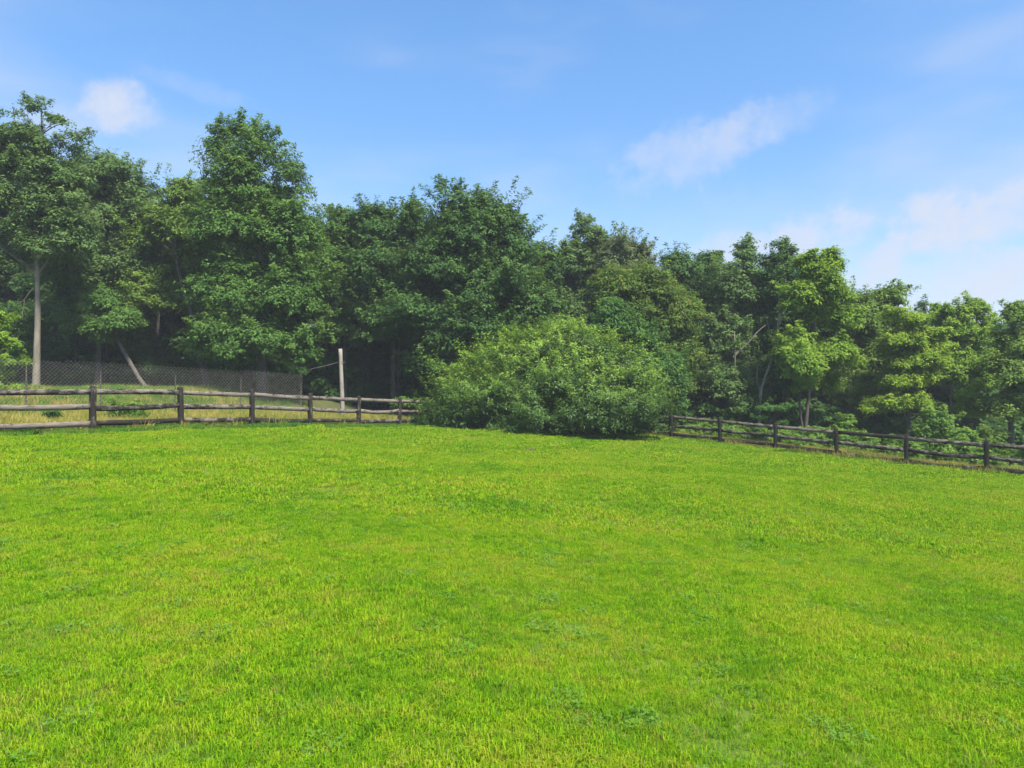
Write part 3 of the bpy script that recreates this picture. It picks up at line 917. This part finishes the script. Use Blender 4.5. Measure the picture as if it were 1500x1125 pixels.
tree('narrow dark tree close behind the right side of the twin-peaked maple', 38, [(505, 600), (505, 540), (506, 420), (506, 340)],
     [(505, 335, 34, 40), (480, 390, 42, 52), (520, 410, 38, 56), (500, 480, 48, 50)], 'maple', 'bark_dark', 26000, (0.2, 0.04), 0.21, 1.0, 5)
tree('mid-height dense tree behind the tall grey pole', 37, [(577, 620), (577, 560), (574, 470), (570, 370)],
     [(550, 335, 34, 38), (600, 335, 34, 40), (560, 400, 58, 56), (605, 420, 44, 56), (560, 480, 58, 44), (525, 440, 30, 50)], 'deep', 'bark_dark', 34000, (0.22, 0.04), 0.2, 1.0, 6, shoots=1.8)
tree('large two-crested maple in the middle of the wood, above the huge bush', 35, [(690, 640), (688, 560), (686, 460), (684, 360), (680, 300)],
     [(655, 305, 34, 42), (715, 318, 36, 40), (686, 350, 56, 56), (745, 365, 40, 52), (640, 395, 64, 54), (722, 430, 76, 60), (618, 465, 66, 46), (690, 490, 84, 46), (632, 535, 58, 30), (770, 470, 40, 60)],
     'deep', 'bark_dark', 57000, (0.28, 0.04), 0.19, 1.0, 7, shoots=1.9)
tree('small dark tree filling the dip right of the two-crested maple', 38, [(795, 640), (795, 560), (793, 460), (790, 400)],
     [(786, 395, 32, 42), (790, 460, 38, 56), (800, 530, 50, 46)], 'deep', 'bark_dark', 22000, (0.18, 0.04), 0.2, 0.95, 8, shoots=1.4)
tree('slender pointed tree with sky showing through, right of the dip', 42, [(852, 640), (853, 560), (855, 450), (856, 350)],
     [(855, 350, 24, 36), (836, 388, 26, 42), (882, 366, 24, 32), (858, 390, 30, 36), (868, 420, 34, 40), (840, 460, 34, 40)], 'grey_leaf', 'bark_dark', 19000, (0.18, 0.03), 0.2, 0.85, 9, shoots=1.6)
tree('dull grey-olive tree behind the yellow-tinted tree', 41, [(915, 660), (915, 560), (912, 450), (910, 380)],
     [(905, 385, 36, 36), (935, 392, 30, 32), (915, 430, 50, 40)], 'olive_grey', 'bark_grey', 20000, (0.18, 0.03), 0.18, 0.85, 10, shoots=1.2)
tree('yellow-tinted round tree behind the right shoulder of the huge bush', 36, [(955, 660), (955, 580), (952, 500), (948, 430)],
     [(900, 430, 42, 38), (952, 424, 52, 38), (992, 465, 40, 46), (935, 475, 60, 44), (1002, 520, 32, 46), (960, 545, 56, 50)], 'yellow_tree', 'bark_dark', 44000, (0.22, 0.04), 0.16, 0.85, 11, per=12, shoots=0.5)
tree('fresh blue-green young tree rising just behind the huge bush', 34, [(925, 660), (926, 600), (928, 540), (926, 470)],
     [(905, 478, 34, 36), (938, 520, 42, 44), (888, 520, 40, 38), (975, 560, 42, 40), (920, 560, 60, 40), (976, 590, 26, 28, 0.8)], 'blue_leaf', 'bark_dark', 34000, (0.14, 0.03), 0.17, 0.7, 12, flat=0.9, shoots=1.6)
tree('dark rounded tree between the yellow-tinted tree and the twin grey tops', 41, [(1022, 670), (1022, 580), (1022, 480), (1024, 410)],
     [(994, 396, 32, 32), (1036, 392, 26, 36), (1018, 450, 50, 52), (1052, 430, 30, 46), (1015, 530, 52, 54)], 'deep', 'bark_dark', 32000, (0.2, 0.04), 0.21, 1.0, 13, shoots=1.2)
tree('dark tree with a narrow peak behind the bare crooked limbs', 38, [(1090, 680), (1090, 600), (1092, 480), (1092, 370)],
     [(1091, 372, 22, 32), (1088, 402, 30, 34), (1070, 395, 20, 24), (1082, 430, 38, 42), (1062, 500, 52, 50), (1112, 470, 30, 50), (1060, 565, 66, 42), (1110, 560, 40, 46), (1074, 575, 36, 28, -2.4), (1056, 552, 26, 26, -2.0), (1098, 600, 34, 24, -3.6), (1075, 500, 14, 14, -2.4)], 'grey_leaf', 'bark_dark', 36000, (0.2, 0.03), 0.2, 0.95, 14, shoots=1.5)
tree('thin-topped dark tree left of the bright open tree', 37, [(1146, 680), (1146, 600), (1148, 480), (1146, 370)],
     [(1138, 368, 24, 30), (1140, 398, 28, 30), (1160, 388, 20, 28), (1122, 405, 20, 24), (1138, 425, 30, 42), (1150, 480, 28, 50), (1140, 560, 40, 50)], 'deep', 'bark_dark', 22000, (0.2, 0.03), 0.19, 0.85, 15, shoots=1.4)
tree('bright yellow-green open tree with a dark upright trunk', 33.5, [(1178, 670), (1180, 616), (1186, 575), (1192, 520), (1196, 470), (1199, 430), (1200, 390)],
     [(1188, 398, 28, 26), (1220, 390, 20, 22), (1206, 420, 34, 26), (1180, 380, 18, 16), (1178, 436, 32, 30), (1228, 432, 24, 26), (1250, 404, 13, 12), (1206, 465, 44, 24, 0.9), (1165, 498, 26, 20), (1168, 534, 34, 34, -0.4), (1178, 566, 28, 18, -0.5), (1226, 520, 36, 30, 0.3), (1200, 560, 40, 20, 1.2), (1242, 470, 24, 30)],
     'bright', 'bark_dark', 34000, (0.105, 0.03), 0.19, 0.8, 16, inner=0.3, shoots=1.5, flat=0.7, extra=[([(1178, 640), (1172, 610), (1170, 575), (1176, 530)], 0.07, 0.03), ([(1200, 440), (1214, 418), (1226, 404)], 0.045, 0.012)])
tree('green tree with a slanting flat top right of the bright open tree', 38, [(1285, 680), (1286, 600), (1290, 520), (1298, 440)],
     [(1290, 440, 34, 24), (1316, 428, 26, 16), (1268, 470, 42, 36), (1278, 520, 46, 40), (1255, 570, 54, 40), (1305, 480, 30, 34)], 'olive', 'bark_dark', 32000, (0.18, 0.03), 0.2, 0.9, 17)
tree('small dark treetop peeping over the lime-coloured tree', 42, [(1352, 690), (1352, 600), (1352, 450)],
     [(1351, 452, 14, 14), (1350, 490, 30, 34), (1355, 560, 40, 50)], 'deep', 'bark_dark', 12000, (0.16, 0.03), 0.2, 0.9, 18)
tree('lime-coloured leafy tree standing behind the right fence', 34, [(1330, 690), (1330, 620), (1332, 540), (1338, 480)],
     [(1342, 474, 34, 20), (1320, 505, 38, 22), (1345, 530, 38, 24), (1320, 560, 38, 22), (1300, 596, 40, 20), (1340, 590, 34, 22), (1310, 460, 24, 16), (1370, 490, 24, 18), (1380, 505, 24, 16), (1335, 545, 42, 60, 0.9)],
     'lime', 'bark_dark', 32000, (0.13, 0.03), 0.18, 0.75, 19, flat=0.55, shoots=0.9)
tree('open feathery tree with three tufted tops near the right edge', 36.5, [(1402, 690), (1396, 640), (1392, 580), (1400, 530), (1404, 486)],
     [(1380, 464, 22, 22), (1404, 464, 18, 22), (1428, 462, 22, 24), (1404, 488, 30, 22), (1390, 490, 34, 22), (1430, 500, 30, 24), (1410, 530, 50, 24), (1375, 550, 40, 24), (1440, 550, 34, 34), (1455, 475, 18, 18)],
     'bright', 'bark_dark', 26000, (0.14, 0.03), 0.19, 0.75, 20, inner=0.3, shoots=1.0, extra=[([(1394, 600), (1420, 560), (1426, 512)], 0.06, 0.02), ([(1392, 570), (1382, 530), (1380, 492)], 0.06, 0.02)])
tree('tree with a dark slender trunk at the right edge', 31, [(1483, 700), (1482, 640), (1484, 590), (1489, 540), (1488, 480)],
     [(1490, 462, 26, 22), (1470, 500, 26, 24), (1505, 520, 36, 36), (1470, 545, 34, 28), (1510, 590, 40, 40), (1455, 600, 26, 26), (1450, 640, 26, 18), (1530, 480, 30, 40)],
     'olive', 'bark_dark', 28000, (0.13, 0.03), 0.18, 0.8, 21, inner=0.3, shoots=0.7)
tree('little lime-leaved tree with a short dark trunk under the feathery tree', 32.5, [(1425, 690), (1425, 640), (1424, 605)],
     [(1416, 580, 16, 12), (1438, 588, 16, 14), (1402, 598, 13, 12), (1430, 604, 16, 12), (1424, 570, 12, 10)], 'lime', 'bark_dark', 5000, (0.09, 0.03), 0.15, 0.42, 22, limbs=6, shoots=1.6)
tree('light green drooping tree cut by the left edge in front of the pale trunk', 24.5, [(-22, 600), (-22, 540), (-18, 470)],
     [(2, 500, 30, 15), (-12, 470, 22, 18), (18, 528, 24, 12), (-8, 548, 34, 13), (10, 570, 30, 12), (-40, 520, 30, 40), (-5, 590, 34, 16), (22, 505, 14, 8)], 'bright', 'bark_dark', 17000, (0.1, 0.02), 0.12, 0.5, 23, flat=0.35, droop=0.5, shoots=0.5)
tree('leaning bare-stemmed tree slanting up behind the chain-link fence', 32.5, [(222, 600), (207, 566), (190, 531), (173, 496), (161, 470), (148, 440)],
     [(158, 440, 30, 24), (140, 455, 26, 18), (174, 478, 26, 28, -0.6), (148, 492, 26, 26, -0.4), (195, 468, 20, 22, 0.3)], 'maple', 'bark_grey', 8000, (0.115, 0.07), 0.18, 0.8, 24, limbs=6)
tree('dead tree with pale bare crooked limbs in front of the thin-topped tree', 34.5, [(1112, 680), (1112, 600), (1113, 572), (1122, 545), (1134, 515), (1140, 480), (1142, 432)],
     None, None, 'bark_pale', 0, (0.11, 0.02), seed=25,
     extra=[([(1139, 480), (1150, 458), (1162, 438)], 0.05, 0.012), ([(1134, 515), (1127, 488), (1124, 468)], 0.04, 0.012), ([(1136, 508), (1148, 494), (1160, 488)], 0.045, 0.012),
            ([(1140, 466), (1158, 470), (1162, 474)], 0.03, 0.01), ([(1113, 572), (1108, 555), (1110, 535)], 0.035, 0.01), ([(1118, 560), (1128, 552), (1132, 545)], 0.03, 0.01), ([(1143, 455), (1150, 445), (1152, 428)], 0.025, 0.008)])
tree('short dead stem with one pale limb bent to the right', 36, [(1073, 680), (1073, 600), (1074, 535), (1077, 485)],
     None, None, 'bark_pale', 0, (0.06, 0.025), seed=26, extra=[([(1074, 524), (1082, 512), (1096, 506), (1104, 492), (1112, 482), (1122, 476)], 0.06, 0.015)])
tree('spindly sapling with whorled pale leaves just behind the right fence', 31, [(1124, 660), (1126, 640), (1129, 600)],
     [(1128, 598, 26, 5), (1110, 610, 13, 4), (1150, 594, 12, 4), (1146, 618, 12, 4), (1108, 628, 8, 4)], 'blue_leaf', 'bark_grey', 3000, (0.03, 0.01), 0.14, 0.3, 27, limbs=9, flat=0.3, shoots=0.3, aspect=0.42)

# slim shaded trunks inside the wood: two kinds, copied
sA = tree('slim dark trunk in the shade right of the pale trunk', 38.5, [(82, 600), (82, 540), (83, 440), (84, 340)], [(84, 350, 50, 40), (80, 420, 44, 30)], 'wood', 'bark_grey', 9000, (0.13, 0.05), 0.22, 1.0, 41, limbs=6,
          group='slim shaded trees inside the wood')
sB = tree('slim dark trunk in the shade left of the leaning stem', 38, [(156, 600), (157, 540), (157, 460), (155, 380)], [(152, 390, 50, 36), (160, 440, 34, 24)], 'wood', 'bark_dark', 9000, (0.14, 0.05), 0.22, 1.0, 42, limbs=6,
          group='slim shaded trees inside the wood')
SLIM = [(sB, 182, 41, 1.0, 'slim shaded trunk above the head of the leaning stem'), (sA, 490, 40, 0.95, 'slim shaded trunk just left of the tall grey pole'),
        (sB, 536, 39, 0.9, 'slim dark trunk right of the tall grey pole, first of the shaded row'), (sA, 586, 38, 0.92, 'dark trunk in the shade above the last left fence post'),
        (sB, 601, 40, 0.95, 'dark trunk standing just right of the last left fence post'), (sB, 638, 37, 0.9, 'dark trunk half hidden by the left end of the huge bush'),
        (sA, 232, 40, 1.0, 'slim shaded trunk between the leaning stem and the crooked trunk'), (sA, 1262, 39, 0.85, 'dark trunk in the shade below the slanting flat-topped tree'),
        (sB, 1450, 39, 0.8, 'dark shaded trunk left of the slender right-edge trunk')]
for src, px, d, sc, lab in SLIM:
    x = (px - 750) / 1000 * d
    dup(src, (x, d, G(x, d)), (px * 1.7) % 6.28, sc, lab)

# ------------------------------------------------------------------ the huge bush
r = np.random.default_rng(60)
D = 32.0
bx = (800 - 750) / 1000 * D
base = (bx, D, G(bx, D))
root = thing('shrub', 'huge rounded bush with yellow-green shoots on the lawn between the two fences', 'bush', base)
BL = [(838, 548, 86, 66, 0.2), (848, 520, 50, 36, 0.2), (792, 534, 58, 48, -0.2), (752, 552, 76, 46, 0), (700, 578, 60, 42, -0.2), (658, 602, 44, 32, 0.1), (890, 575, 70, 60, 0), (930, 612, 48, 42, -0.3), (640, 614, 34, 24, 0.2), (800, 590, 110, 56, -1.6),
      (715, 602, 84, 44, -1.3), (876, 608, 76, 44, -1.5), (770, 626, 96, 26, -1.7), (862, 630, 86, 26, -1.9), (672, 616, 70, 24, -0.9), (946, 632, 34, 22, -1.2), (800, 570, 150, 50, 3.0), (622, 618, 22, 14, 0.2)]
lb = lobes_from(BL, D, base, 0.9)
BPA = 2.0
V, F, lv, C = crown_geo(r, lb, 250000, 0.098, 0.72, per=12, flat=0.85, droop=0.15, taper=0.15, shoots=4.2, inner=0.74, aspect=0.5, zmin=-0.55, low=-0.3, arch=0.12)
BPA = 2.6
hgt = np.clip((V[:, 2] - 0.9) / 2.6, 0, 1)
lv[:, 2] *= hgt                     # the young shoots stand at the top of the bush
gz_ = ground(V[:, 0] + base[0], V[:, 1] + base[1]) - base[2]
V[:, 2] = np.maximum(V[:, 2], gz_ + 0.02)
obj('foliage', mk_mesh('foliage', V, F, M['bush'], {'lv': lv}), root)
parts = []
for c in C[r.choice(len(C), 60, replace=False)]:
    s = np.array([r.normal(0, 1.6), r.normal(0, 0.9), 0.0]); s[2] = G(s[0] + base[0], s[1] + base[1]) - base[2] - 0.1
    m_ = 0.5 * (s + c) + np.array([0, 0, 0.5])
    parts.append(tube(resample([s, m_, c], 7), np.linspace(0.05, 0.012, 7), 5))
V, F = join(parts)
obj('stems', mk_mesh('stems', V, F, M['bark_grey'], smooth=True), root)


# small shrubs and weeds
def small_shrub(label, px_lobes, d, leaf, n_leaf, L, bough, seed, **kw):
    r = np.random.default_rng(seed)
    bx = (px_lobes[0][0] - 750) / 1000 * d
    base = (bx, d, G(bx, d))
    root = thing('shrub', label, 'shrub', base)
    V, F, lv, C = crown_geo(r, lobes_from(px_lobes, d, base), n_leaf, L, bough, zmin=0.0, **kw)
    obj('foliage', mk_mesh('foliage', V, F, M[leaf], {'lv': lv}), root)
    parts = [tube(resample([(0, 0, -0.1), 0.5 * c + np.array([0, 0, 0.1]), c], 5), np.linspace(0.02, 0.006, 5), 4) for c in C[:10]]
    V, F = join(parts)
    obj('stems', mk_mesh('stems', V, F, M['bark_grey']), root)


small_shrub('low green weed clump in the yellow meadow between the first two fence posts', [(185, 602, 24, 14), (200, 607, 18, 10), (168, 607, 14, 9)], 21.2, 'vine', 2600, 0.08, 0.25, 71)
small_shrub('tiny weed clump in the meadow left of the first fence post', [(78, 607, 9, 9), (76, 616, 8, 7)], 20.0, 'under', 900, 0.07, 0.2, 72)
small_shrub('bright pointed shrub behind the right fence under the lime tree', [(1372, 620, 20, 24), (1358, 636, 18, 20), (1385, 640, 18, 18)], 30.0, 'vine', 5200, 0.12, 0.4, 73, shoots=1.5)
small_shrub('bright low shrub behind the right fence left of the last post', [(1410, 640, 16, 16), (1420, 652, 16, 14)], 28.6, 'vine', 3200, 0.11, 0.35, 74, shoots=1.5)
small_shrub('fresh green shrub behind the right fence below the bright open tree', [(1240, 622, 16, 18), (1250, 640, 18, 16), (1228, 640, 14, 14)], 31.5, 'vine', 4200, 0.12, 0.38, 75, shoots=1.3)
small_shrub('fresh green shrub behind the meadow right of the tall grey pole', [(592, 590, 26, 10), (612, 594, 16, 9)], 33.0, 'vine', 2600, 0.12, 0.4, 76)


# ------------------------------------------------------------------ the wood behind and its undergrowth
def bough_mesh(rng, mat, n_leaf, L, s):
    V, F, lv, C = crown_geo(rng, [(0, 0, 0, s, s, s * 0.6)], n_leaf, L, s * 0.55, shoots=0.5)
    return mk_mesh('bough', V, F, mat, {'lv': lv})


SKY_PX = [(-200, 170), (-60, 140), (60, 140), (125, 185), (185, 225), (240, 270), (290, 255), (320, 190), (400, 200), (450, 270), (500, 300), (560, 300), (610, 310), (650, 270), (720, 285), (770, 350), (810, 370), (850, 340), (900, 350),
          (960, 395), (1040, 365), (1090, 350), (1140, 350), (1190, 385), (1250, 420), (1300, 425), (1350, 455), (1430, 455), (1490, 445), (1700, 430)]
sx, sy = np.array(SKY_PX).T
wb = [bough_mesh(rng, M['wood'], 900, 0.24, 1.3) for _ in range(5)]
P = []
for _ in range(5200):
    px = rng.uniform(-260, 1760); d = rng.uniform(42, 54)
    top = 562.5 - (562.5 - (np.interp(px, sx, sy))) * (np.interp(px, (900, 1200), (0.80, 0.66)) - 0.004 * (d - 42))
    x = (px - 750) / 1000 * d
    zt = CAM_Z + (562.5 - top) / 1000 * d
    g = G(x, d)
    P.append((x, d, g + 0.5 + (zt - g - 0.5) * rng.random() ** 0.8))
P = np.array(P)
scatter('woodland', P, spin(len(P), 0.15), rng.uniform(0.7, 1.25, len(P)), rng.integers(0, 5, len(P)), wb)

ub = [bough_mesh(rng, M['under'], 700, 0.17, 0.75) for _ in range(5)]
P = []
for _ in range(2300):
    px = rng.uniform(-150, 1650)
    if px < 660: d = rng.uniform(38, 44)
    else: d = rng.uniform(35.5, 41)
    x = (px - 750) / 1000 * d
    h = 0.15 + 2.6 * rng.random() ** 1.7 * (0.4 + 0.6 * (d - 34) / 7)
    P.append((x, d, G(x, d) + h))
P = np.array(P)
scatter('undergrowth', P, spin(len(P), 0.2), rng.uniform(0.6, 1.3, len(P)), rng.integers(0, 5, len(P)), ub)

vb = [bough_mesh(rng, M['vine'], 260, 0.11, 0.42) for _ in range(5)]
k = rng.uniform(-5, 7, 900); x, y = right_post(k); s = 1.1 + rng.random(900) ** 1.2 * 3.2
q = np.column_stack([x + 0.69 * s, y + 0.72 * s])
keep = rng.random(900) < np.clip(lump(q[:, 0], q[:, 1], 1.2, 55) * 1.3, 0.15, 1)
q = q[keep]; s = s[keep]
P = put(q); P[:, 2] += 0.10 + rng.random(len(q)) * (0.15 + 0.25 * s)
scatter('bramble', P, spin(len(P), 0.25), rng.uniform(0.5, 1.15, len(P)), rng.integers(0, 5, len(P)), vb)

# ------------------------------------------------------------------ small things on the lawn
r = np.random.default_rng(81)
yd = 21.4; xd = 25 / 1000 * yd
a_ = np.linspace(0, 2 * math.pi, 15)[:-1]
V = [[0, 0, 0.075]]; 
for rr_, hh in ((0.09, 0.07), (0.17, 0.045), (0.24, -0.02)):
    for an in a_: V.append([math.cos(an) * rr_ * 1.1 * (1 + r.normal(0, 0.15)), math.sin(an) * rr_ * (1 + r.normal(0, 0.15)), hh + r.normal(0, 0.008)])
m_ = 14
F3 = [[0, 1 + j, 1 + (j + 1) % m_] for j in range(m_)]
F4 = [[1 + b_ * m_ + j, 1 + (b_ + 1) * m_ + j, 1 + (b_ + 1) * m_ + (j + 1) % m_, 1 + b_ * m_ + (j + 1) % m_] for b_ in range(2) for j in range(m_)]
o = obj('molehill', mk_mesh('molehill', np.array(V), [np.array(F3), np.array(F4)], M['dirt'], smooth=True), None, (xd, yd, G(xd, yd)))
o['label'] = 'small brown heap of bare soil on the lawn in front of the bush'; o['category'] = 'molehill'

# ------------------------------------------------------------------ summer haze
hz = [(-1000, -400, -75), (1000, -400, -75), (1000, 1600, -75), (-1000, 1600, -75), (-1000, -400, 60), (1000, -400, 60), (1000, 1600, 60), (-1000, 1600, 60)]
zlo = float(ground(gxs[:, None], gys[None, :]).min()) - 1.1
HV = [(a_, b_, zlo if c_ < 0 else HAZE_TOP) for a_, b_, c_ in hz]
hm = bpy.data.materials.new('haze'); hm.use_nodes = True
hn = hm.node_tree.nodes; hn.clear()
pv = hn.new('ShaderNodeVolumePrincipled'); pv.inputs['Density'].default_value = HAZE_DENSITY
pv.inputs['Color'].default_value = (0.90, 0.94, 1.0, 1)
pv.inputs['Anisotropy'].default_value = 0.0
ho = hn.new('ShaderNodeOutputMaterial'); hm.node_tree.links.new(pv.outputs[0], ho.inputs['Volume'])
o = obj('haze', mk_mesh('haze', np.array(HV), np.array([[0, 3, 2, 1], [4, 5, 6, 7], [0, 1, 5, 4], [1, 2, 6, 5], [2, 3, 7, 6], [3, 0, 4, 7]]), hm)); o['kind'] = 'stuff'
